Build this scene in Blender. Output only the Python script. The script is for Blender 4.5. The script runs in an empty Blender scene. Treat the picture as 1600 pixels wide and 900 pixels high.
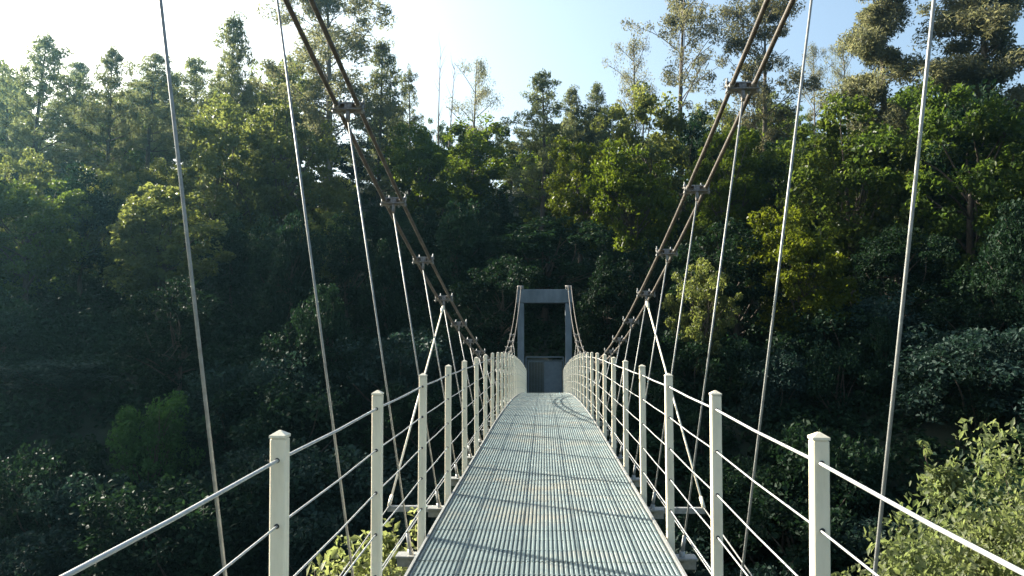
import bpy, math, random
import numpy as np
from mathutils import Vector, Matrix

random.seed(7)
rng = np.random.default_rng(11)
SC = bpy.context.scene
COL = SC.collection
R = math.radians
ZE = 10.0                      # eye height above the river level
F = 1320.0                     # focal length in photo pixels (1600 wide)
VX, HY = 851.0, 569.0          # where the bridge axis and the horizon sit in the photo

# ------------------------------------------------------------------ materials
def new_mat(name):
    m = bpy.data.materials.new(name); m.use_nodes = True
    nt = m.node_tree
    return m, nt, nt.nodes['Principled BSDF']

def noise_node(nt, scale, detail=4, rough=.6, coord='Object', stretch=None):
    tc = nt.nodes.new('ShaderNodeTexCoord')
    n = nt.nodes.new('ShaderNodeTexNoise')
    n.inputs['Scale'].default_value = scale
    n.inputs['Detail'].default_value = detail
    n.inputs['Roughness'].default_value = rough
    if stretch:
        mp = nt.nodes.new('ShaderNodeMapping'); mp.inputs['Scale'].default_value = stretch
        nt.links.new(tc.outputs[coord], mp.inputs['Vector']); nt.links.new(mp.outputs['Vector'], n.inputs['Vector'])
    else:
        nt.links.new(tc.outputs[coord], n.inputs['Vector'])
    return n

def ramp(nt, src, stops):
    r = nt.nodes.new('ShaderNodeValToRGB')
    el = r.color_ramp.elements
    while len(el) < len(stops): el.new(.5)
    for e, (p, c) in zip(el, stops): e.position = p; e.color = (*c, 1)
    nt.links.new(src, r.inputs['Fac'])
    return r

def bump(nt, bs, src, strength=.3, dist=.01):
    b = nt.nodes.new('ShaderNodeBump'); b.inputs['Strength'].default_value = strength; b.inputs['Distance'].default_value = dist
    nt.links.new(src, b.inputs['Height']); nt.links.new(b.outputs['Normal'], bs.inputs['Normal'])

def noisy(name, stops, scale, rough=.5, metal=0., stretch=None, bumps=.2, bdist=.004, detail=5):
    m, nt, bs = new_mat(name)
    n = noise_node(nt, scale, detail, .65, stretch=stretch)
    r = ramp(nt, n.outputs['Fac'], stops)
    nt.links.new(r.outputs['Color'], bs.inputs['Base Color'])
    bs.inputs['Roughness'].default_value = rough; bs.inputs['Metallic'].default_value = metal
    if bumps: bump(nt, bs, n.outputs['Fac'], bumps, bdist)
    return m

M = {}
M['post'] = noisy('post_paint', [(.25, (.64,.56,.41)), (.5, (.78,.695,.53)), (.8, (.83,.755,.60))], 6, .45, 0, (3,3,.5), .1, .001)
m_ = M['post']; nt_ = m_.node_tree; b_ = nt_.nodes['Principled BSDF']
src = b_.inputs['Base Color'].links[0].from_socket
g1 = noise_node(nt_, 11, 6, .75, stretch=(2.2,2.2,.35)); g2 = ramp(nt_, g1.outputs['Fac'], [(.56, (0,0,0)), (.78, (.55,.55,.55))])
mx_ = nt_.nodes.new('ShaderNodeMixRGB'); mx_.inputs['Color2'].default_value = (.30,.25,.17,1)
nt_.links.new(g2.outputs['Color'], mx_.inputs['Fac']); nt_.links.new(src, mx_.inputs['Color1']); nt_.links.new(mx_.outputs['Color'], b_.inputs['Base Color'])
M['hole'] = noisy('rubber_grommet', [(.3, (.012,.011,.010)), (.7, (.03,.027,.025))], 40, .7)
M['galv'] = noisy('galvanised_steel', [(.3, (.21,.21,.20)), (.55, (.29,.29,.275)), (.75, (.37,.37,.355))], 30, .5, .25, None, .15, .001)
M['wire'] = noisy('bright_wire_rope', [(.3, (.40,.40,.39)), (.7, (.56,.56,.54))], 60, .42, .35, (1,.2,1), .1, .001)
M['cable'] = noisy('weathered_brown_cable', [(.3, (.045,.035,.028)), (.55, (.095,.078,.062)), (.8, (.17,.145,.12))], 14, .6, .25, (1,1,1), .3, .004)
M['clamp'] = noisy('clamp_steel', [(.3, (.10,.085,.07)), (.55, (.24,.22,.20)), (.75, (.38,.36,.33))], 35, .5, .4)
M['concrete'] = noisy('weathered_concrete', [(.3, (.09,.11,.125)), (.55, (.14,.165,.185)), (.75, (.19,.215,.235))], 2.2, .9, 0, (1,1,.5), .3, .01)
M['gate'] = noisy('grey_gate_steel', [(.3, (.08,.10,.12)), (.7, (.12,.15,.17))], 8, .5, .2)
M['bark'] = noisy('tree_bark', [(.3, (.035,.025,.018)), (.55, (.085,.062,.045)), (.8, (.15,.12,.095))], 5, .9, 0, (4,4,.6), .6, .03)
M['palebark'] = noisy('pale_eucalyptus_bark', [(.3, (.07,.055,.045)), (.55, (.16,.13,.10)), (.8, (.26,.22,.18))], 4, .85, 0, (4,4,.4), .4, .02)
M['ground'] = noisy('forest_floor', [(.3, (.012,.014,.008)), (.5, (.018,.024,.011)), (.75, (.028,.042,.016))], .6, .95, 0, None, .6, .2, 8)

# deck: dull galvanised with faint rust bloom
m, nt, bs = new_mat('galvanised_deck')
n1 = noise_node(nt, 1.6, 6, .7); n2 = noise_node(nt, 9, 5, .7, stretch=(1,.35,1))
r1 = ramp(nt, n2.outputs['Fac'], [(.3, (.098,.135,.140)), (.55, (.150,.192,.190)), (.75, (.225,.262,.25))])
r2 = ramp(nt, n1.outputs['Fac'], [(.50, (0,0,0)), (.72, (.45,.45,.45))])
mx = nt.nodes.new('ShaderNodeMixRGB'); mx.inputs['Color2'].default_value = (.33,.25,.15,1)
nt.links.new(r2.outputs['Color'], mx.inputs['Fac']); nt.links.new(r1.outputs['Color'], mx.inputs['Color1'])
nt.links.new(mx.outputs['Color'], bs.inputs['Base Color'])
bs.inputs['Metallic'].default_value = .1; bs.inputs['Roughness'].default_value = .55
bump(nt, bs, n2.outputs['Fac'], .15, .002)
M['deck'] = m
M['groove'] = noisy('dark_deck_groove', [(.3, (.025,.048,.052)), (.6, (.048,.076,.08)), (.8, (.09,.105,.09))], 3, .7, 0, None, 0)  # grooves between the ribs, coloured darker than the rib tops

def leaf_mat(name, dark, mid, light, trans=.35, transcol=None, rough=.5, spec=.18):
    m, nt, bs = new_mat(name)
    n = noise_node(nt, 1.1, 4, .7)
    r = ramp(nt, n.outputs['Fac'], [(.3, dark), (.5, mid), (.7, light)])
    oi = nt.nodes.new('ShaderNodeObjectInfo')
    hsv = nt.nodes.new('ShaderNodeHueSaturation')
    mr = nt.nodes.new('ShaderNodeMapRange'); mr.inputs['To Min'].default_value = .492; mr.inputs['To Max'].default_value = .515
    mv = nt.nodes.new('ShaderNodeMapRange'); mv.inputs['To Min'].default_value = .75; mv.inputs['To Max'].default_value = 1.2
    nt.links.new(oi.outputs['Random'], mr.inputs['Value']); nt.links.new(mr.outputs['Result'], hsv.inputs['Hue'])
    mu = nt.nodes.new('ShaderNodeMath'); mu.operation = 'MULTIPLY'; mu.inputs[1].default_value = 7.31
    fr = nt.nodes.new('ShaderNodeMath'); fr.operation = 'FRACT'
    nt.links.new(oi.outputs['Random'], mu.inputs[0]); nt.links.new(mu.outputs[0], fr.inputs[0]); nt.links.new(fr.outputs[0], mv.inputs['Value'])
    nt.links.new(mv.outputs['Result'], hsv.inputs['Value'])
    nt.links.new(r.outputs['Color'], hsv.inputs['Color'])
    nt.links.new(hsv.outputs['Color'], bs.inputs['Base Color'])
    bs.inputs['Roughness'].default_value = rough; bs.inputs['Specular IOR Level'].default_value = spec
    tr = nt.nodes.new('ShaderNodeBsdfTranslucent')
    g = nt.nodes.new('ShaderNodeMixRGB'); g.blend_type = 'MULTIPLY'; g.inputs['Fac'].default_value = 1
    g.inputs['Color2'].default_value = (*(transcol or (1.5,1.45,.7)), 1)
    nt.links.new(hsv.outputs['Color'], g.inputs['Color1']); nt.links.new(g.outputs['Color'], tr.inputs['Color'])
    mix = nt.nodes.new('ShaderNodeMixShader'); mix.inputs['Fac'].default_value = trans
    out = nt.nodes['Material Output']
    nt.links.new(bs.outputs['BSDF'], mix.inputs[1]); nt.links.new(tr.outputs['BSDF'], mix.inputs[2])
    nt.links.new(mix.outputs['Shader'], out.inputs['Surface'])
    return m
M['shade_leaf'] = leaf_mat('shade_toned_leaves', (.010,.023,.013), (.017,.035,.018), (.028,.050,.024), .25, (1.2,1.4,.9), .6, .08)  # leaf colour darkened to stand in for the shade of the wood
M['fern'] = leaf_mat('soft_green_leaves', (.028,.060,.018), (.044,.090,.026), (.062,.118,.034), .35, (1.2,1.4,.8), .6, .1)
M['bluish'] = leaf_mat('bluish_green_leaves', (.015,.032,.026), (.025,.047,.037), (.040,.066,.050), .25, (1.1,1.3,1), .6, .1)
M['oak'] = leaf_mat('oak_leaves', (.034,.054,.014), (.060,.090,.022), (.110,.138,.038), .56, rough=.4)
M['lime'] = leaf_mat('yellow_green_leaves', (.060,.088,.012), (.105,.138,.018), (.150,.175,.030), .55, rough=.4)
M['pine'] = leaf_mat('pine_needles', (.065,.085,.046), (.125,.145,.080), (.180,.195,.118), .55, (1.4,1.35,.85))
M['euc'] = leaf_mat('eucalyptus_leaves', (.070,.080,.052), (.125,.132,.088), (.19,.19,.135), .58, (1.4,1.3,.85), .4)
M['pale'] = leaf_mat('pale_oak_leaves', (.070,.092,.034), (.130,.152,.062), (.195,.210,.105), .58, rough=.4)
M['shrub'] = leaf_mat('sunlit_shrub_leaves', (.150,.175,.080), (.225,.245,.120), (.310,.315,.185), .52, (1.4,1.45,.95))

# ------------------------------------------------------------------ mesh builder
class MB:
    def __init__(s): s.v = []; s.f = []; s.mi = []; s.smooth = []; s.n = 0
    def add(s, v, f, mi=0, smooth=False):
        b = s.n
        s.v.append(np.asarray(v, dtype=float).reshape(-1, 3)); s.n += len(s.v[-1])
        for q in f:
            s.f.append([b + i for i in q]); s.mi.append(mi); s.smooth.append(smooth)
    def box(s, c, d, mi=0, bev=0.):
        cx, cy, cz = c; x, y, z = d[0]/2, d[1]/2, d[2]/2
        if bev <= 0:
            v = [(cx+a*x, cy+b*y, cz+e*z) for e in (-1,1) for a, b in ((-1,-1),(1,-1),(1,1),(-1,1))]
            f = [(3,2,1,0),(4,5,6,7),(0,1,5,4),(1,2,6,5),(2,3,7,6),(3,0,4,7)]
            s.add(v, f, mi); return
        # bevel on vertical edges and rims
        def ring(ix, iy, zz):
            return [(cx-ix+bev,cy-iy,zz),(cx+ix-bev,cy-iy,zz),(cx+ix,cy-iy+bev,zz),(cx+ix,cy+iy-bev,zz),(cx+ix-bev,cy+iy,zz),(cx-ix+bev,cy+iy,zz),(cx-ix,cy+iy-bev,zz),(cx-ix,cy-iy+bev,zz)]
        rings = [ring(x-bev, y-bev, cz-z), ring(x, y, cz-z+bev), ring(x, y, cz+z-bev), ring(x-bev, y-bev, cz+z)]
        s.rings(rings, mi, caps=True)
    def rings(s, rings, mi=0, caps=True, smooth=False):
        n = len(rings[0]); v = [p for r in rings for p in r]; f = []
        for k in range(len(rings)-1):
            for i in range(n):
                j = (i+1) % n
                f.append((k*n+i, k*n+j, (k+1)*n+j, (k+1)*n+i))
        if caps:
            f.append(tuple(reversed(range(n)))); f.append(tuple((len(rings)-1)*n+i for i in range(n)))
        s.add(v, f, mi, smooth)
    def tube(s, pts, rad, seg=8, mi=0, caps=True, smooth=True):
        pts = [Vector(p) for p in pts]
        if not hasattr(rad, '__len__'): rad = [rad]*len(pts)
        t0 = (pts[1]-pts[0]).normalized()
        up = Vector((0,0,1)) if abs(t0.z) < .9 else Vector((1,0,0))
        u = t0.cross(up).normalized(); rings = []
        for i, p in enumerate(pts):
            t = (pts[min(i+1,len(pts)-1)] - pts[max(i-1,0)]).normalized()
            u = (u - t*u.dot(t)).normalized(); w = t.cross(u)
            rings.append([tuple(p + (u*math.cos(2*math.pi*k/seg) + w*math.sin(2*math.pi*k/seg))*rad[i]) for k in range(seg)])
        s.rings(rings, mi, caps, smooth)
    def mesh(s, name, mats):
        me = bpy.data.meshes.new(name)
        v = np.concatenate(s.v)
        me.from_pydata(v.tolist(), [], s.f)
        for m_ in (mats if isinstance(mats, (list, tuple)) else [mats]): me.materials.append(m_)
        me.polygons.foreach_set('material_index', np.array(s.mi, dtype=np.int32))
        me.polygons.foreach_set('use_smooth', np.array(s.smooth, dtype=bool))
        me.update(); return me

def link(name, me, parent=None, loc=(0,0,0), rot=(0,0,0)):
    o = bpy.data.objects.new(name, me); COL.objects.link(o)
    o.parent = parent; o.location = loc; o.rotation_euler = rot
    return o
def thing(name, label, cat, loc, group=None):
    o = bpy.data.objects.new(name, None); COL.objects.link(o); o.empty_display_size = .3
    o.location = loc; o['label'] = label; o['category'] = cat
    if group: o['group'] = group
    return o

# ------------------------------------------------------------------ bridge geometry functions (eye at z = 0 -> + ZE)
def zd(d): return ZE - 1.40 + .062*d - .00163*d*d - .022*math.exp(-((d-9.5)/2.8)**2)
def sl(d): return (zd(d+.05)-zd(d-.05))/.1
def zc(d, s=-1): return ZE + .0096*(d-19)**2 + (.0006*(d-19)**2 if s > 0 and d < 19 else 0)
def lat(d): return 1.09 + (.0013*(d-19)**2 if d < 19 else .00012*(d-19)**2)
PW = .80                                    # post offset from the axis
D0, D1 = -4.0, 38.0
POSTS = [2.61 + 1.475*k for k in range(-2, 24)]   # -0.48 ... 37.02
ROOT = Vector((0, 0, zd(0)))
bridge = thing('footbridge', 'narrow arched suspension footbridge with ribbed steel deck, cream posts and wire railings', 'footbridge', ROOT)
def L(p): return (p[0]-ROOT.x, p[1]-ROOT.y, p[2]-ROOT.z)

# deck: longitudinal ribs, in panels with seams
mb = MB()
HW = .745; NR = 54; pitch = 2*HW/NR
prof = []
for i in range(NR):
    x0 = -HW + i*pitch
    prof += [(x0 + .10*pitch, 0.), (x0 + .48*pitch, 0.), (x0 + .58*pitch, -.006), (x0 + .99*pitch, -.006)]
prof = [(-HW-.0, -.03)] + prof + [(HW, -.03)]
PL = .75
npan = int((D1-D0)/PL)
for k in range(npan):
    a, b = D0 + k*PL, D0 + (k+1)*PL - .008
    dz = random.uniform(-.0015, .0015)
    v = []
    for d in (a, (a+b)/2, b):
        for (x, z) in prof: v.append(L((x, d, zd(d)+z+dz)))
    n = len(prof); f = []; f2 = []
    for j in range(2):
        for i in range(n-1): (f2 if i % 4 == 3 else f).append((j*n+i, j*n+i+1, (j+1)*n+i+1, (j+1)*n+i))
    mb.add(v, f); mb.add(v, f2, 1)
    for c in (.25, .5):                      # cross rods
        d = a + c
        z = zd(d) - .0045
        mb.box(L((0, d, z)), (2*HW-.02, .006, .006))
    mb.box(L((0, b+.004, zd(b)-.03)), (2*HW-.02, .03, .03))
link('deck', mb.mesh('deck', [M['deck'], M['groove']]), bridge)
# underside sheet so that light does not come through seams
for s in (-1, 1):
    mb = MB(); ds = [D0 + (D1-D0)*i/60 for i in range(61)]
    rings = []
    for d in ds:
        x0, x1 = s*(HW+.003), s*(HW+.018); z = zd(d)
        rings.append([L((x0, d, z-.10)), L((x1, d, z-.10)), L((x1, d, z+.012)), L((x0, d, z+.012))])
    mb.rings(rings)
    link('edge_beam', mb.mesh('edge_beam', M['galv']), bridge)
for s in (-.4, .4):
    mb = MB(); rings = []
    for d in ds:
        z = zd(d)
        rings.append([L((s-.04, d, z-.18)), L((s+.04, d, z-.18)), L((s+.04, d, z-.05)), L((s-.04, d, z-.05))])
    mb.rings(rings); link('girder', mb.mesh('girder', M['galv']), bridge)

# posts
PH = 1.03; HOLES = [.965, .77, .57, .375, .18]
mb = MB(); w = .024
mb.box((0,0,(PH-.16)/2), (2*w, 2*w, PH+.16), 0, .004)
for h in HOLES:
    for sy in (-1, 1):
        mb.tube([(0, sy*(w-.002), h), (0, sy*(w+.003), h)], .0078, 10, 1)
post_me = mb.mesh('railing_post', [M['post'], M['hole']])
mb = MB(); c = w+.0015
mb.rings([[(-c,-c,0),(c,-c,0),(c,c,0),(-c,c,0)], [(-c,-c,.008),(c,-c,.008),(c,c,.008),(-c,c,.008)], [(-.004,-.004,.021),(.004,-.004,.021),(.004,.004,.021),(-.004,.004,.021)]])
cap_me = mb.mesh('post_cap', M['post'])
for d in POSTS:
    for s in (-1, 1):
        a = math.atan(sl(d))
        p = link('railing_post', post_me, bridge, L((s*PW, d, zd(d))), (a + R(random.uniform(-.4,.4)), R(random.uniform(-.35,.35)), 0))
        link('post_cap', cap_me, p, (0,0,PH+.001))
# rail wires
for s in (-1, 1):
    for i, h in enumerate(HOLES):
        pts = []
        ds2 = [D0] + POSTS
        for k in range(len(ds2)):
            d = ds2[k]; a = math.atan(sl(d))
            pts.append(L((s*PW, d - h*math.sin(a), zd(d) + h*math.cos(a))))
            if k < len(ds2)-1:
                e = (d+ds2[k+1])/2; a = math.atan(sl(e))
                pts.append(L((s*PW, e - h*math.sin(a), zd(e) + h*math.cos(a) - .006)))
        mb = MB(); mb.tube(pts, .0054 if i == 0 else .0034, 8)
        link('handrail' if i == 0 else 'rail_wire', mb.mesh('wire', M['wire']), bridge)
    # edge cable on the bracket ends
    mb = MB(); mb.tube([L((s*.93, d, zd(d)-.035)) for d in [D0]+POSTS], .004, 6)
    link('edge_cable', mb.mesh('edge_cable', M['wire']), bridge)

# brackets (cross beams) + hangers + clamps
mb = MB()
mb.box((0,0,-.13), (1.92, .07, .012)); mb.box((0,0,-.165), (1.92, .008, .06)); 
for s in (-1, 1):
    mb.box((s*.88,0,-.12), (.16, .12, .012))
cross_me = mb.mesh('cross_beam', M['galv'])
mb = MB()
mb.box((0,0,-.145), (2.62, .05, .045))
long_me = mb.mesh('outrigger', M['galv'])
def clamp_mesh():
    mb = MB()
    mb.box((0,0,.022), (.215, .06, .010)); mb.box((0,0,-.022), (.215, .06, .010))
    mb.box((0,0,-.062), (.022, .04, .07)); mb.box((0,0,0), (.05,.05,.034))
    for q in (-.073,.073): mb.tube([(q,-.05,0),(q,.05,0)], .0205, 10)
    return mb.mesh('cable_clamp', M['clamp'])
clamp_me = clamp_mesh()
mb = MB()
mb.tube([(0,0,-.05),(0,0,.062)], .006, 6); mb.tube([(0,0,.0275),(0,0,.038)], .012, 6); mb.tube([(0,0,-.04),(0,0,-.0275)], .012, 6)
bolt_me = mb.mesh('bolt', M['galv'])
for d in POSTS:
    a = math.atan(sl(d))
    link('cross_beam', cross_me, bridge, L((0, d, zd(d))), (a,0,0))
    for s in (-1, 1):
        if d > 30: continue
        top = Vector((s*lat(d), d, zc(d, s))); bot = Vector((s*.87, d, zd(d)-.11))
        ca = math.atan((zc(d+.05, s)-zc(d-.05, s))/.1)
        c = link('cable_clamp', clamp_me, bridge, L(top), (ca, 0, 0))
        for bx in (-.099, -.043, .043, .099):
            link('bolt', bolt_me, c, (bx, -.012*(1 if abs(bx) > .05 else -1), 0))
        mb = MB()
        t2 = top - Vector((0,0,.10))
        dirv = (bot - t2).normalized()
        mb.tube([L(t2), L(bot)], .0064, 8)
        h = link('hanger', mb.mesh('hanger', M['galv']), bridge)
        mb = MB()
        mb.tube([L(bot - dirv*.13), L(bot - dirv*.03)], .013, 8); mb.tube([L(bot-dirv*.03), L(bot+dirv*.04)], .02, 6)
        link('anchor_socket', mb.mesh('anchor_socket', M['galv']), h)
# main cables: a pair per side
dc = [-2.2 + (38.2+2.2)*i/90 for i in range(91)]
for s in (-1, 1):
    for q in (-.073, .073):
        mb = MB(); mb.tube([L((s*lat(d)+q, d, zc(d, s) + random.uniform(-.004,.004))) for d in dc], .0155, 10)
        link('main_cable', mb.mesh('main_cable', M['cable']), bridge)
# inclined stays, outriggers and wind guys
od = POSTS[5]                                # 7.02
fd = POSTS[7]
link('outrigger', long_me, bridge, L((0, od+.09, zd(od+.09))), (math.atan(sl(od)),0,0))
for s in (-1, 1):
    A = Vector((s*lat(fd), fd-.06, zc(fd, s)-.10)); B = Vector((s*1.30, od+.09, zd(od)-.12))
    mb = MB(); mb.tube([L(A), L(B)], .0095, 8); st = link('stay_rod', mb.mesh('stay_rod', M['post']), bridge)
    u = (B-A).normalized()
    mb = MB(); mb.tube([L(A+u*.0), L(A+u*.05), L(A+u*.16)], [.017,.023,.012], 8)
    link('end_fitting', mb.mesh('end_fitting', M['post']), st)
    mb = MB(); mb.tube([L(B-u*.12), L(B)], .016, 8)
    link('end_fitting', mb.mesh('end_fitting', M['post']), st)
    mb = MB(); mb.tube([L(B), L((s*1.40, 4.0, ZE-1.62)), L((s*1.75, -6.0, ZE-3.3))], .005, 8)
    link('wind_guy', mb.mesh('wind_guy', M['galv']), bridge)

# ------------------------------------------------------------------ far portal and gate
PT = 38.45
base = zd(38)-.02
portal = thing('bridge_portal', 'square concrete portal frame carrying the cables at the far end of the footbridge', 'portal', (0, PT, base))
for s in (-1, 1):
    mb = MB(); mb.box((s*1.08, 0, (ZE+2.76-base-1.6)/2), (.29, .40, ZE+2.76-base+1.6), 0, .02)
    link('pillar', mb.mesh('pillar', M['concrete']), portal)
    mb = MB(); mb.box((0,0,0), (.28,.5,.10), 0, .01); mb.tube([(-.15,0,.07),(.15,0,.07)], .06, 12)
    link('cable_saddle', mb.mesh('cable_saddle', M['clamp']), portal, (s*1.10, 0, ZE+3.45-base))
mb = MB(); mb.box((0, 0, 0), (2.52, .46, .62), 0, .02)
link('crossbeam', mb.mesh('crossbeam', M['concrete']), portal, (0, 0, ZE+3.075-base))
mb = MB(); mb.box((0, .9, -.9), (3.2, 2.6, 1.76), 0, .03)
link('footing', mb.mesh('footing', M['concrete']), portal)
gate = thing('gate', 'grey steel two leaf gate standing under the concrete portal frame', 'gate', (0, PT+.5, base))
mb = MB()
for s in (-1, 1): mb.box((s*.86, 0, .88), (.07,.07,1.76))
mb.box((0,0,1.745), (1.65,.06,.06)); mb.box((0,0,1.60), (1.65,.03,.03))
link('gate_frame', mb.mesh('gate_frame', M['gate']), gate)
for s in (-1, 1):
    mb = MB()
    for x in (.03, .76): mb.box((s*x, -.05 if x < .1 else -.05, .8), (.045,.04,1.5))
    mb.box((s*.395, -.05, 1.53), (.685,.035,.04)); mb.box((s*.395,-.05,.07), (.685,.035,.04))
    lf = link('gate_leaf', mb.mesh('gate_leaf', M['gate']), gate)
    mb = MB()
    if s > 0: mb.box((.395, -.05, .8), (.683, .012, 1.418))
    else:
        for k in range(9): mb.box((-.12-.07*k, -.05, .8), (.014,.014,1.418))
    link('gate_panel' if s > 0 else 'gate_bars', mb.mesh('gate_infill', M['gate']), lf)

# ------------------------------------------------------------------ terrain
def vnoise(x, y):
    return (math.sin(x*.13+1.3)*math.cos(y*.11-.4) + .5*math.sin(x*.31-.7+y*.07)*math.cos(y*.27+2.1) + .25*math.sin(x*.71+y*.53))
def ground(x, y):
    z = ZE
    b = y - 37.5
    if x > 12: b += .45*(x-12)
    if x < -18: b += .22*(-x-18)
    if b > 0:
        h = -1.9 + .34*b - max(0, b-75)*.28
    else:
        h = -1.9 + .78*b
    if x < -14: h += min(.05*(-x-14), 3)*max(0, min(1, (b+8)/20))
    h = max(h, -11.2)
    # near bank behind the camera
    nb = 2.0 - y
    if nb > -6: h = max(h, -11.2 + .85*(nb+6) if nb < 3.5 else -3.1+.10*(nb-3.5))
    fl = 0 if (abs(x) < 3 and 34 < y < 44) else 1
    if h > -11: h += .55*vnoise(x, y)*fl
    return z + h
xs = np.concatenate([np.linspace(-300,-90,22), np.linspace(-86,86,87), np.linspace(90,300,22)])
ys = np.concatenate([np.linspace(-120,-20,16), np.linspace(-16,120,91), np.linspace(126,330,22)])
v = [(x, y, ground(x, y)) for y in ys for x in xs]
nx = len(xs); f = [(j*nx+i, j*nx+i+1, (j+1)*nx+i+1, (j+1)*nx+i) for j in range(len(ys)-1) for i in range(nx-1)]
mb = MB(); mb.add(v, f, 0, True)
g = link('ground', mb.mesh('ground', M['ground'])); g['kind'] = 'structure'
m, nt, bs = new_mat('river_water')
bs.inputs['Base Color'].default_value = (.010,.018,.014,1); bs.inputs['Roughness'].default_value = .08
n = noise_node(nt, 3, 3); bump(nt, bs, n.outputs['Fac'], .2, .05)
mb = MB(); mb.add([(-300,4,ZE-10.7),(300,4,ZE-10.7),(300,30,ZE-10.7),(-300,30,ZE-10.7)], [(0,1,2,3)])
o = link('river_water', mb.mesh('river_water', m)); o['kind'] = 'structure'

# ------------------------------------------------------------------ foliage
def leaves(C, size, aspect, up=.3, droop=None, fold=.25):
    """C (N,3) centres -> folded diamond leaves; returns verts, quads"""
    N = len(C)
    nrm = rng.normal(size=(N,3)); nrm[:,2] = np.abs(nrm[:,2]) + up
    nrm /= np.linalg.norm(nrm, axis=1, keepdims=True)
    ax = rng.normal(size=(N,3))
    if droop is not None: ax = ax*.55 + np.array([0,0,-droop])
    ax -= nrm*np.sum(ax*nrm, axis=1, keepdims=True); ax /= np.linalg.norm(ax, axis=1, keepdims=True)
    bx = np.cross(nrm, ax)
    s = size*rng.uniform(.6, 1.35, size=(N,1))
    ln = s*.5; wd = s*.5*aspect
    lift = nrm*wd*fold*2
    V = np.empty((N,4,3))
    V[:,0] = C - ax*ln; V[:,1] = C - ax*ln*.1 + bx*wd + lift; V[:,2] = C + ax*ln; V[:,3] = C - ax*ln*.1 - bx*wd + lift
    return V.reshape(-1,3)
def leaf_mesh(name, V, mat):
    N = len(V)//4
    me = bpy.data.meshes.new(name)
    # each leaf as two triangles along its midrib, so folds are real
    me.vertices.add(len(V)); me.vertices.foreach_set('co', V.astype(np.float32).ravel())
    idx = np.arange(N)*4
    tri = np.stack([idx, idx+1, idx+2, idx, idx+2, idx+3], axis=1).ravel().astype(np.int32)
    me.loops.add(len(tri)); me.loops.foreach_set('vertex_index', tri)
    me.polygons.add(2*N); me.polygons.foreach_set('loop_start', (np.arange(2*N)*3).astype(np.int32))
    me.polygons.foreach_set('loop_total', np.full(2*N, 3, dtype=np.int32))
    me.materials.append(mat); me.update(calc_edges=True); me.validate()
    return me
def clump(c, r, n, flat=.7):
    p = rng.normal(size=(n,3)); p /= np.linalg.norm(p, axis=1, keepdims=True)
    p *= (rng.uniform(0,1,size=(n,1))**.36)*r
    p[:,2] *= flat
    return p + np.asarray(c)
def limb(mb, a, b, r0, r1, seg=6, sag=.1, n=5):
    a = Vector(a); b = Vector(b); pts = []; L_ = (b-a).length
    off = Vector((random.uniform(-1,1), random.uniform(-1,1), random.uniform(-.2,.8)))*L_*sag
    for i in range(n):
        t = i/(n-1); pts.append(a.lerp(b, t) + off*math.sin(math.pi*t))
    mb.tube(pts, [r0+(r1-r0)*i/(n-1) for i in range(n)], seg)
    return pts

PROTO = {}
def broad(key, mat, H=12., W=8.5, nc=130, nl=120, leaf=.28, low=.10, crad=.95, bark='bark', lump=.3, up=.3):
    mb = MB(); cz = H*(1+low)/2; rz = H*(1-low)/2
    trunk_top = Vector((random.uniform(-.4,.4), random.uniform(-.4,.4), H*.55))
    limb(mb, (0,0,-.6), trunk_top, H*.022, H*.009, 9, .04, 7)
    # lobes give an uneven outline
    lobes = []
    for k in range(8):
        a = 2*math.pi*k/8 + random.uniform(-.4,.4); e = random.uniform(-.7, 1.0)
        lobes.append((Vector((math.cos(a)*math.cos(e), math.sin(a)*math.cos(e), math.sin(e))), random.uniform(-lump, lump)))
    Cs = []
    while len(Cs) < nc:
        u = Vector(rng.normal(size=3)).normalized()
        k = 1.0
        for (dv, am) in lobes: k += am*max(0, u.dot(dv))**4
        rr = random.uniform(.25, 1.0)**.5*k*.86
        p = Vector((u.x*W/2*rr, u.y*W/2*rr, cz + u.z*rz*rr))
        if p.z < H*low*.8: continue
        Cs.append(p)
    V = []
    for i, p in enumerate(Cs):
        V.append(clump(p, crad*random.uniform(.6,1.25), int(nl*random.uniform(.6,1.3))))
    top = max(v[:,2].max() for v in V)
    for i, p in enumerate(Cs[:26]):
        t = random.uniform(.3,.98); a = Vector((0,0,0)).lerp(trunk_top, t)
        a = Vector((trunk_top.x*t, trunk_top.y*t, trunk_top.z*t))
        limb(mb, a, p, H*.008*(1.2-t*.6), H*.0018, 6, .12)
    V = leaves(np.concatenate(V), leaf, .62, up)
    PROTO[key] = (leaf_mesh(key+'_crown', V, M[mat]), mb.mesh(key+'_trunk', M[bark]), top, W)
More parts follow.
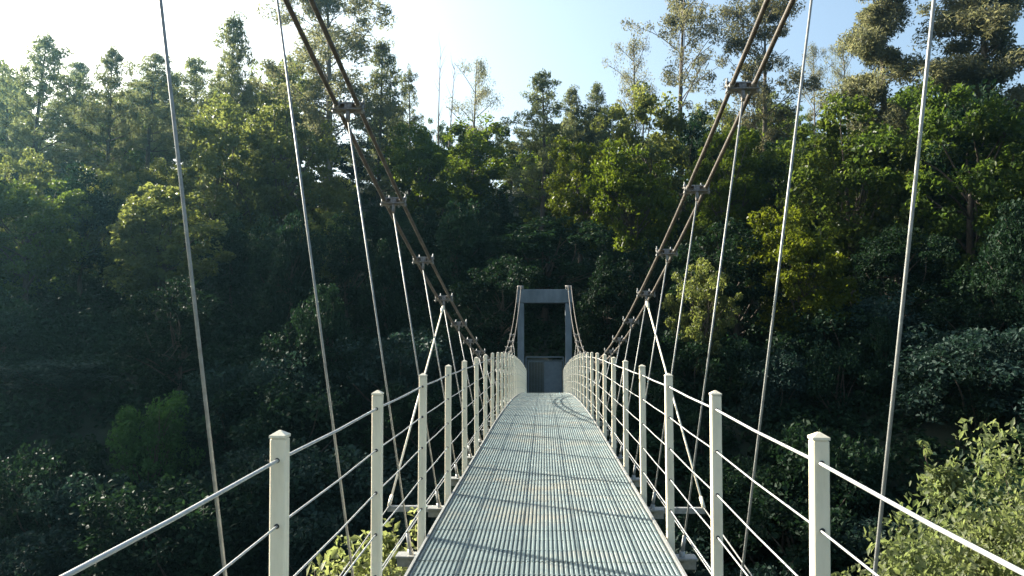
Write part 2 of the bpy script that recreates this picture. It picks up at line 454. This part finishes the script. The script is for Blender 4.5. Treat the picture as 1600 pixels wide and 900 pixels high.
def pine(key, H=15., W=6.5, low=.30, mat='pine', nt_=34, sparse=1.):
    mb = MB(); tip = Vector((random.uniform(-.3,.3), random.uniform(-.3,.3), H*.985))
    spine = limb(mb, (0,0,-.6), tip, H*.017, .03, 8, .02, 9)
    V = []; z = H*low
    while z < H*.97:
        t = (z-H*low)/(H*(1-low))
        Lb = W/2*(1-t**1.6)*(.55+.45*min(1,(t+.12)*3)) + .25
        nb = random.randint(4,6); a0 = random.uniform(0,6.28)
        for k in range(nb):
            if random.random() > .92*sparse: continue
            a = a0 + 2*math.pi*k/nb + random.uniform(-.3,.3); l = Lb*random.uniform(.5,1.25)
            st = Vector((tip.x*z/H, tip.y*z/H, z)); en = st + Vector((math.cos(a)*l, math.sin(a)*l, l*random.uniform(.10,.5)))
            limb(mb, st, en, .045*(1.2-t), .012, 5, .07, 4)
            m_ = max(2, int(l*2.1))
            for q in range(m_):
                w_ = .35+.65*(q+random.random())/m_
                c = st.lerp(en, min(w_,1.02)) + Vector((random.uniform(-.3,.3), random.uniform(-.3,.3), random.uniform(0,.3)))
                V.append(clump(c, random.uniform(.3,.55), int(nt_*random.uniform(.7,1.3)), .8))
        z += random.uniform(.5,.85)*(1.15-.4*t)
    V.append(clump(tip, .35, 50, 1.6))
    A = np.concatenate(V)
    PROTO[key] = (leaf_mesh(key+'_crown', leaves(A, .36, .24, .1, -.5), M[mat]), mb.mesh(key+'_trunk', M['bark']), A[:,2].max(), W)
def euc(key, H=22., W=8., nl=75, low=.35, dense=1., leaf=.24, column=False):
    mb = MB(); tip = Vector((random.uniform(-.8,.8), random.uniform(-.8,.8), H*.93))
    spine = limb(mb, (0,0,-.6), tip, H*.0125, .05, 9, .02, 12)
    V = []; nb = int(20*dense)
    for k in range(nb):
        t = low + (1-low)*((k+random.random())/nb); t = min(t, .98)
        i = t*(len(spine)-1)*.99; st = spine[int(i)].lerp(spine[min(int(i)+1,len(spine)-1)], i-int(i))
        a = random.uniform(0,6.28)
        l = W/2*random.uniform(.45,1.1)*(1 if not column else .8)*(1 - .45*max(0,(t-.7)/.3))
        rise = random.uniform(.35,1.1)*l
        en = st + Vector((math.cos(a)*l, math.sin(a)*l, rise))
        pts = limb(mb, st, en, .075*(1.3-t), .016, 6, .13, 6)
        nsub = random.randint(4,7)
        for q in range(nsub):
            w_ = random.uniform(.35,1.0); ii = w_*(len(pts)-1)*.999
            b0 = pts[int(ii)].lerp(pts[min(int(ii)+1,len(pts)-1)], ii-int(ii))
            e2 = b0 + Vector((random.uniform(-1,1), random.uniform(-1,1), random.uniform(-.2,.9)))*l*.30
            limb(mb, b0, e2, .022, .007, 4, .15, 4)
            V.append(clump(e2 + Vector((0,0,-.15)), random.uniform(.4,.85), int(nl*random.uniform(.6,1.4)), 1.1))
    V.append(clump(tip, .7, nl, 1.2))
    A = np.concatenate(V)
    PROTO[key] = (leaf_mesh(key+'_crown', leaves(A, leaf, .30, .0, .8), M['euc']), mb.mesh(key+'_trunk', M['palebark']), A[:,2].max(), W)
def bush(key, mat, H=3.5, W=4.5, nc=60, nl=110, leaf=.17, crad=.55):
    mb = MB(); Cs = []
    while len(Cs) < nc:
        u = Vector(rng.normal(size=3)).normalized(); rr = random.uniform(.2,1)**.5*random.uniform(.75,1.1)
        p = Vector((u.x*W/2*rr, u.y*W/2*rr, H*.42 + u.z*H*.5*rr))
        if p.z > .2: Cs.append(p)
    for p in Cs[:18]: limb(mb, (random.uniform(-.15,.15), random.uniform(-.15,.15), -.4), p, .05, .01, 5, .12)
    A = np.concatenate([clump(p, crad*random.uniform(.6,1.3), int(nl*random.uniform(.6,1.3))) for p in Cs])
    PROTO[key] = (leaf_mesh(key+'_crown', leaves(A, leaf, .55, .3), M[mat]), mb.mesh(key+'_trunk', M['bark']), A[:,2].max(), W)

broad('laurel_a', 'shade_leaf', 12, 8.5, 130, 100, .30, .04, .85, lump=.5); broad('laurel_b', 'shade_leaf', 10, 8, 120, 100, .28, .04, .85, lump=.6); broad('oak_a', 'oak'); broad('oak_b', 'oak', 12, 9.5, 150, 115, .28, .06, .77, lump=.6)  # first two crowns carry the forest shade in their leaf colour
broad('lime_a', 'lime', 11, 8.5, 130, 110, .27, .08, .72, lump=.6); broad('lime_b', 'lime', 12, 8, 120, 125, .27, .1, .76, lump=.5)
broad('pale_a', 'pale', 12, 8, 120, 110, .27, .1, .72, lump=.6); broad('pale_b', 'pale', 12, 9, 140, 108, .27, .08, .72, lump=.6)
pine('pine_a'); pine('pine_b', 16, 7.5, .4); pine('pine_c', 14, 6, .22, nt_=38); pine('pine_thin', 15, 5.5, .45, sparse=.7)
euc('euc_open', 23, 10, 85, .42, 1.0, .28); euc('euc_b', 23, 8, 120, .32, 1.7, .29); euc('euc_column', 24, 6.5, 150, .3, 2.6, .29, column=True)
euc('euc_small', 14, 6, 60, .45, .8, .2)
bush('bush_a', 'shade_leaf'); bush('bush_b', 'pale', 4, 4.2); bush('bush_c', 'fern', 4.2, 4.4, 70); bush('bush_d', 'bluish', 3.8, 4.6, 70)
# leafless pair
mb = MB()
for k in range(2):
    x = k*1.3; tip = Vector((x+random.uniform(-.2,.5), .3*k, 12.5-k*1.2))
    sp = limb(mb, (x*.3, 0, -.6), tip, .13, .015, 7, .02, 10)
    for q in range(16):
        i = random.uniform(4, 9); st = sp[int(i)].lerp(sp[min(int(i)+1,9)], i-int(i)); a = random.uniform(0,6.28); l = random.uniform(.5,1.5)
        limb(mb, st, st+Vector((math.cos(a)*l*.6, math.sin(a)*l*.6, l)), .022, .005, 4, .1, 4)
bare_me = mb.mesh('bare_trunk', M['palebark'])

KIND = {'laurel':'shade_toned_tree','oak':'broadleaf_tree','lime':'broadleaf_tree','pale':'broadleaf_tree','pine':'pine_tree','euc':'eucalyptus_tree','bush':'shrub'}
CAT = {'laurel':'tree','oak':'tree','lime':'tree','pale':'tree','pine':'pine tree','euc':'eucalyptus tree','bush':'shrub'}
COUNT = {}
def plant(key, x, y, z, H, W, label, group=None, rz=None):
    cr, tr, h0, w0 = PROTO[key]; k = key.split('_')[0]
    o = thing(KIND[k], label, CAT[k], (x, y, z), group)
    o.scale = (W/w0, W/w0, H/h0); o.rotation_euler = (0, 0, random.uniform(0, 6.28) if rz is None else rz)
    link('crown', cr, o); link('stem' if k == 'bush' else 'trunk', tr, o)
    COUNT[k] = COUNT.get(k, 0)+1
    return o
def at(px, d): return (px-VX)/F*d
def put(key, px, ytop, d, wpx, label, group=None, rz=None):
    x = at(px, d); y = d; zt = ZE + (HY-ytop)/F*d; z = ground(x, y)
    H = zt - z; W = wpx/F*d
    print('PUT %-10s px%5d d%5.1f H%5.1f W%5.1f z%5.1f' % (key, px, d, H, W, z))
    spots.append((x, y, W/2*.55)); feats.append((px, ytop, d, wpx, H/d*F))
    return plant(key, x, y, z, H, W, label, group, rz)
spots = []; feats = []
S = 'on the skyline'
put('pine_b', 25, 22, 60, 170, 'tall dark pine at the far left edge of the forest skyline')
put('pine_a', 140, 48, 62, 125, 'pale sunlit pine beside the dark pine at the far left')
put('pine_a', 95, 72, 80, 120, 'hazy distant pine filling the skyline between the two leftmost pines')
put('pine_b', 215, 60, 74, 150, 'hazy grey pine behind the pale sunlit pine on the left skyline')
put('pine_a', 278, 64, 76, 130, 'hazy low pine on the left skyline just left of the spire topped pine')
put('pine_c', 340, -5, 68, 125, 'tallest pine on the left skyline, with a pointed spire top')
put('euc_b', 505, -70, 74, 220, 'big grey green eucalyptus rising behind the left pair of main cables')
put('pale_a', 330, 130, 60, 170, 'sunlit greyish broadleaf tree in front of the spire topped pine')
put('pale_b', 430, 150, 62, 190, 'sunlit broadleaf tree below the big grey green eucalyptus')
put('pine_c', 585, 42, 78, 110, 'dark pointed pine right of the big grey green eucalyptus')
put('pine_thin', 635, 85, 80, 60, 'slim dark pine beside the dark pointed pine, next to the bare stems')
put('euc_small', 738, 76, 92, 90, 'small round topped wispy tree alone against the sky beside the bare stems')
put('lime_a', 660, 185, 74, 150, 'yellow green broadleaf tree below the two bare stems')
put('lime_b', 745, 180, 80, 150, 'yellow green broadleaf tree below the small wispy skyline tree')
put('pale_b', 235, 280, 47, 230, 'bright sunlit pale crown standing out of the dark left slope')
put('laurel_a', 548, 205, 98, 150, 'dark shade toned tree on the ridge seen between the left pair of main cables')
put('oak_b', 20, 255, 46, 200, 'green broadleaf tree with sunlit top at the left edge of the picture')
put('pine_a', 843, 96, 68, 125, 'pine with open crown on the skyline above the far portal')
put('pine_c', 893, 125, 84, 75, 'small dark conifer on the skyline just right of the open crowned pine')
put('pine_c', 933, 118, 84, 80, 'second small conifer on the skyline, next to the open tall eucalyptus')
put('pale_a', 1010, 120, 66, 165, 'pale broadleaf tree beneath the open branched eucalyptus')
put('lime_a', 985, 225, 54, 170, 'bright yellow green tree in the sunlit middle of the right slope')
put('euc_open', 1068, -50, 80, 200, 'tall open branched eucalyptus standing dark against the sky')
put('euc_small', 1000, 40, 84, 90, 'thin leaning eucalyptus just left of the tall open branched one')
put('euc_b', 1195, -35, 76, 160, 'bluish tall eucalyptus behind the right pair of main cables')
put('euc_small', 1275, 62, 92, 60, 'thin small eucalyptus in the sky gap right of the main cables')
put('euc_small', 1330, 55, 86, 70, 'wispy little eucalyptus left of the dense column shaped one')
put('euc_column', 1398, -50, 66, 165, 'dense column shaped pale eucalyptus between the two right hangers')
put('euc_column', 1540, -60, 64, 210, 'broad dense eucalyptus at the right end of the skyline', rz=2.1)
put('oak_a', 1330, 148, 50, 220, 'large green broadleaf tree below the wispy eucalyptus on the right')
put('oak_b', 1510, 118, 46, 270, 'very large dark green broadleaf tree at the right edge of the picture')
put('lime_b', 1140, 190, 60, 150, 'yellow green tree seen behind the right main cables')
put('lime_a', 1250, 325, 41, 200, 'fresh green feathery tree low on the right slope between the hangers')
put('pale_b', 1095, 405, 40, 120, 'small pale sunlit tree right of the inclined right stay rod')
put('lime_b', 905, 210, 58, 130, 'olive green tree just below the skyline right of the open crowned pine')
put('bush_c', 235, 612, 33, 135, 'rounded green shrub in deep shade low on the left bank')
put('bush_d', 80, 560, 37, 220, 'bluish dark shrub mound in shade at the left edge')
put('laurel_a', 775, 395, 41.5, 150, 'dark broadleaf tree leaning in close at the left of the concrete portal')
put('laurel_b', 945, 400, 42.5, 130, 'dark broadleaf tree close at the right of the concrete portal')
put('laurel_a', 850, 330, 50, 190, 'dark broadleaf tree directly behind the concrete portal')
# leafless stems
x = at(683, 88); z = ground(x, 88)
o = thing('bare_tree', 'two thin leafless stems standing against the pale sky', 'bare tree', (x, 88, z))
o.scale = (1, 1, (ZE + (HY-62)/F*88 - z)/12.4); link('trunk', bare_me, o)

# the rest of the wood, tree by tree
SKY = [(-400,110),(0,55),(100,72),(200,68),(300,68),(400,55),(450,30),(550,30),(600,80),(650,140),(700,160),(780,170),(850,150),(950,145),(1050,130),(1150,130),(1250,135),(1300,135),(1400,100),(1600,85),(2100,130)]
def skyline(px): return float(np.interp(px, [a for a,_ in SKY], [b for _,b in SKY]))
keysL = ['laurel_a','oak_b','pale_a','pine_a','pine_b','pale_b','laurel_b']; keysR = ['oak_a','lime_a','lime_b','oak_b','pale_b','laurel_a','laurel_b']
WORD = {'laurel':'dark shade toned tree','oak':'green broadleaf tree','lime':'yellow green broadleaf tree','pale':'pale green broadleaf tree','pine':'pine'}
def fill(y0, y1, step, hmin, hmax, tier):
    y = y0
    while y < y1:
        half = y*.70 + 6
        x = -half
        while x < half:
            X = x + random.uniform(-.35,.35)*step; Y = y + random.uniform(-.35,.35)*step
            x += step
            if abs(X) < 4.2 and Y < 45: continue
            if any((X-a)**2 + (Y-b)**2 < (r+1.2)**2 for a, b, r in spots): continue
            z = ground(X, Y); px = VX + X/Y*F
            H = random.uniform(hmin, hmax)
            ztop = ZE + (HY - skyline(px) - random.uniform(0, 90))/F*Y
            for (fp, fy, fd_, fw, fh) in feats:        # keep the lit crowns behind in view
                if fd_ > Y and abs(fp-px) < fw*.5 + 2.2/Y*F:
                    ztop = min(ztop, ZE + (HY - fy - min(.6*fh, 190))/F*Y)
            H = min(H, ztop - z)
            if H < 3.2: continue
            key = random.choice((keysL if X < -2 else keysR) if tier != 'low' and not (540 < px < 870 and tier == 'mid') else ['laurel_a','laurel_b','laurel_a','oak_b','laurel_b']); k = key.split('_')[0]  # low and central rows take crowns with shade put into the leaf colour
            side = 'left' if X < 0 else 'right'
            place = {'low': 'low on the far bank %s of the bridge portal',
                     'mid': 'midway up the wooded slope %s of the bridge portal',
                     'top': 'near the hilltop %s of the bridge portal'}[tier] % side
            plant(key, X, Y, z-.2, H, min(H*random.uniform(.5,.8), 9.5), WORD[k]+' '+place, WORD[k]+'s '+place)
        y += step*.86
fill(39, 52, 5.9, 5, 13, 'low'); fill(53, 76, 7.0, 6, 18, 'mid'); fill(78, 114, 8.6, 8, 22, 'top'); fill(118, 124, 7.5, 5, 10, 'top')
# shrubs of the steep lower bank
for i in range(105):
    Y = random.uniform(26.5, 41); X = random.uniform(-Y*.72, Y*.72)
    if abs(X) < 2.6 and Y > 35: continue
    z = ground(X, Y); key = random.choice(['bush_a','bush_a','bush_d']); H = random.uniform(2.0, 4.4); px = VX + X/Y*F
    if abs(X) < 4.0 and z + H > ZE - 2.3: continue
    if any(fd_ > Y-1 and abs(fp-px) < fw*.5 + 2.0/Y*F and ZE + (HY-fy-70)/F*Y < z+H for (fp, fy, fd_, fw, fh) in feats if fy > 500): continue
    side = 'left' if X < 0 else 'right'
    w_ = {'bush_a':'dark shrub','bush_d':'bluish green shrub'}[key]
    lb = w_ + ' in deep shade on the steep river bank %s of the bridge' % side
    plant(key, X, Y, z-.2, H, H*random.uniform(1.1,1.6), lb, w_+'s on the shaded bank '+side)

# undergrowth that hides the forest floor
P = []
for i in range(12500):
    Y = 25 + 80*random.random()**1.4; X = random.uniform(-1,1)*(Y*.74+4)
    if abs(X) < 2.0 and 35.5 < Y < 44: continue
    r = random.uniform(.35,.95)
    P.append(clump((X, Y, ground(X, Y)+r*.4), r, int(52*r/.6), .8))
o = link('undergrowth', leaf_mesh('undergrowth', leaves(np.concatenate(P), .29, .5, .3), M['shade_leaf'])); o['kind'] = 'stuff'
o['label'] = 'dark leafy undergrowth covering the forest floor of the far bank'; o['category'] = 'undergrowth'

# near sunlit trees: right corner and under the left railing
def dome(key, mat, H, W, n, nl, leaf, low, crad):
    global rng
    random.seed(41); rng = np.random.default_rng(5); mb = MB(); V = []; tips = []
    for k in range(n):
        u = Vector(rng.normal(size=3)).normalized()
        if u.z < -.35: u.z *= -1
        lump = 1 + .16*math.sin(3*math.atan2(u.y, u.x)+1) + .12*math.sin(5*u.z+2*u.x)
        rr = lump*(random.uniform(.80, 1.04) if k % 5 else random.uniform(.3,.8))
        p = Vector((u.x*W/2*rr, u.y*W/2*rr, H*low + max(u.z*rr, -.3)*H*(1-low)))
        tips.append(p); V.append(clump(p, crad*random.uniform(.5,1.3), int(nl*random.uniform(.5,1.4)), .9))
        if k % 6 == 0 and u.z > -.1:                # upright leafy shoots break the outline
            q = p + Vector((u.x*.2, u.y*.2, random.uniform(.2,.45))); limb(mb, p, q, .008, .003, 4, .1, 4)
            for t in range(5): V.append(clump(p.lerp(q, t/4), .05, 7, 1))
    for p in tips[:60]: limb(mb, (0, 0, H*low*.25), p, .03, .006, 5, .12)
    limb(mb, (0,0,-.5), (0,0,H*low*.3), .11, .07, 8, .03)
    A = np.concatenate(V)
    PROTO[key] = (leaf_mesh(key+'_crown', leaves(A, leaf, .52, .35), M[mat]), mb.mesh(key+'_trunk', M['bark']), A[:,2].max(), W)
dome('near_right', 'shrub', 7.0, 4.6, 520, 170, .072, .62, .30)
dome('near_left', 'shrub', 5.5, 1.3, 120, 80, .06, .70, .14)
KIND['near'] = 'shrub'; CAT['near'] = 'shrub'
def near(key, px, ytop, d, W, label):
    x = at(px, d); z = ground(x, d); H = ZE + (HY-ytop)/F*d - z
    print('NEAR', key, x, d, z, H)
    plant(key, x, d, z, H, W, label, rz=1.0)
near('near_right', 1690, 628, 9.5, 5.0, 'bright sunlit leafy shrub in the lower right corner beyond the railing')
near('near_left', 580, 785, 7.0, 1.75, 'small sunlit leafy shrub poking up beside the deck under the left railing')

# ------------------------------------------------------------------ air
HAZE = 0.00032
if HAZE > 0:
    mb = MB(); x0,x1,y0,y1,z0,z1 = -302,302,-122,332,-3.0,62.0
    mb.box(((x0+x1)/2,(y0+y1)/2,(z0+z1)/2), (x1-x0,y1-y0,z1-z0))
    m = bpy.data.materials.new('haze'); m.use_nodes = True; nt = m.node_tree
    nt.nodes.remove(nt.nodes['Principled BSDF'])
    pv = nt.nodes.new('ShaderNodeVolumePrincipled'); pv.inputs['Color'].default_value = (.36,.76,1,1)
    pv.inputs['Density'].default_value = HAZE; pv.inputs['Anisotropy'].default_value = .86
    nt.links.new(pv.outputs['Volume'], nt.nodes['Material Output'].inputs['Volume'])
    o = link('haze', mb.mesh('haze', m)); o['kind'] = 'stuff'; o['label'] = 'thin pale haze hanging in the wooded valley'; o['category'] = 'haze'

# ------------------------------------------------------------------ light, sky, camera
EL = R(27); ts = Vector((-math.cos(R(31))*math.cos(EL), math.sin(R(31))*math.cos(EL), math.sin(EL)))
sun = bpy.data.lights.new('sun', 'SUN'); sun.energy = 5.0; sun.angle = R(.5); sun.color = (1,.93,.80)
so = bpy.data.objects.new('sun', sun); COL.objects.link(so); so.rotation_euler = ts.to_track_quat('Z', 'Y').to_euler(); so.location = (0,0,60)
wd = bpy.data.worlds.new('World'); SC.world = wd; wd.use_nodes = True; nt = wd.node_tree
sky = nt.nodes.new('ShaderNodeTexSky'); sky.sky_type = 'NISHITA'; sky.sun_disc = False
sky.sun_elevation = EL; sky.sun_rotation = math.atan2(ts.x, ts.y); sky.altitude = 200; sky.air_density = 1; sky.dust_density = 5.0; sky.ozone_density = 0.2
bg = nt.nodes['Background']; bg.inputs['Strength'].default_value = .088
wb = nt.nodes.new('ShaderNodeMixRGB'); wb.blend_type = 'MULTIPLY'; wb.inputs['Fac'].default_value = 1; wb.inputs['Color2'].default_value = (.92,1.03,1.03,1)
nt.links.new(sky.outputs['Color'], wb.inputs['Color1']); nt.links.new(wb.outputs['Color'], bg.inputs['Color'])
cam = bpy.data.cameras.new('camera'); cam.sensor_width = 36; cam.lens = 36*F/1600; cam.clip_start = .05; cam.clip_end = 3000
co = bpy.data.objects.new('camera', cam); COL.objects.link(co); co.location = (0, 0, ZE)
co.rotation_euler = (R(90) + math.atan((HY-450)/F), 0, math.atan((VX-800)/F))
SC.camera = co
SC.view_settings.view_transform = 'Standard'; SC.view_settings.look = 'None'; SC.view_settings.gamma = 1
SC.view_settings.use_curve_mapping = False; SC.view_settings.exposure = 1.75
print('COUNT', COUNT, sum(COUNT.values()))
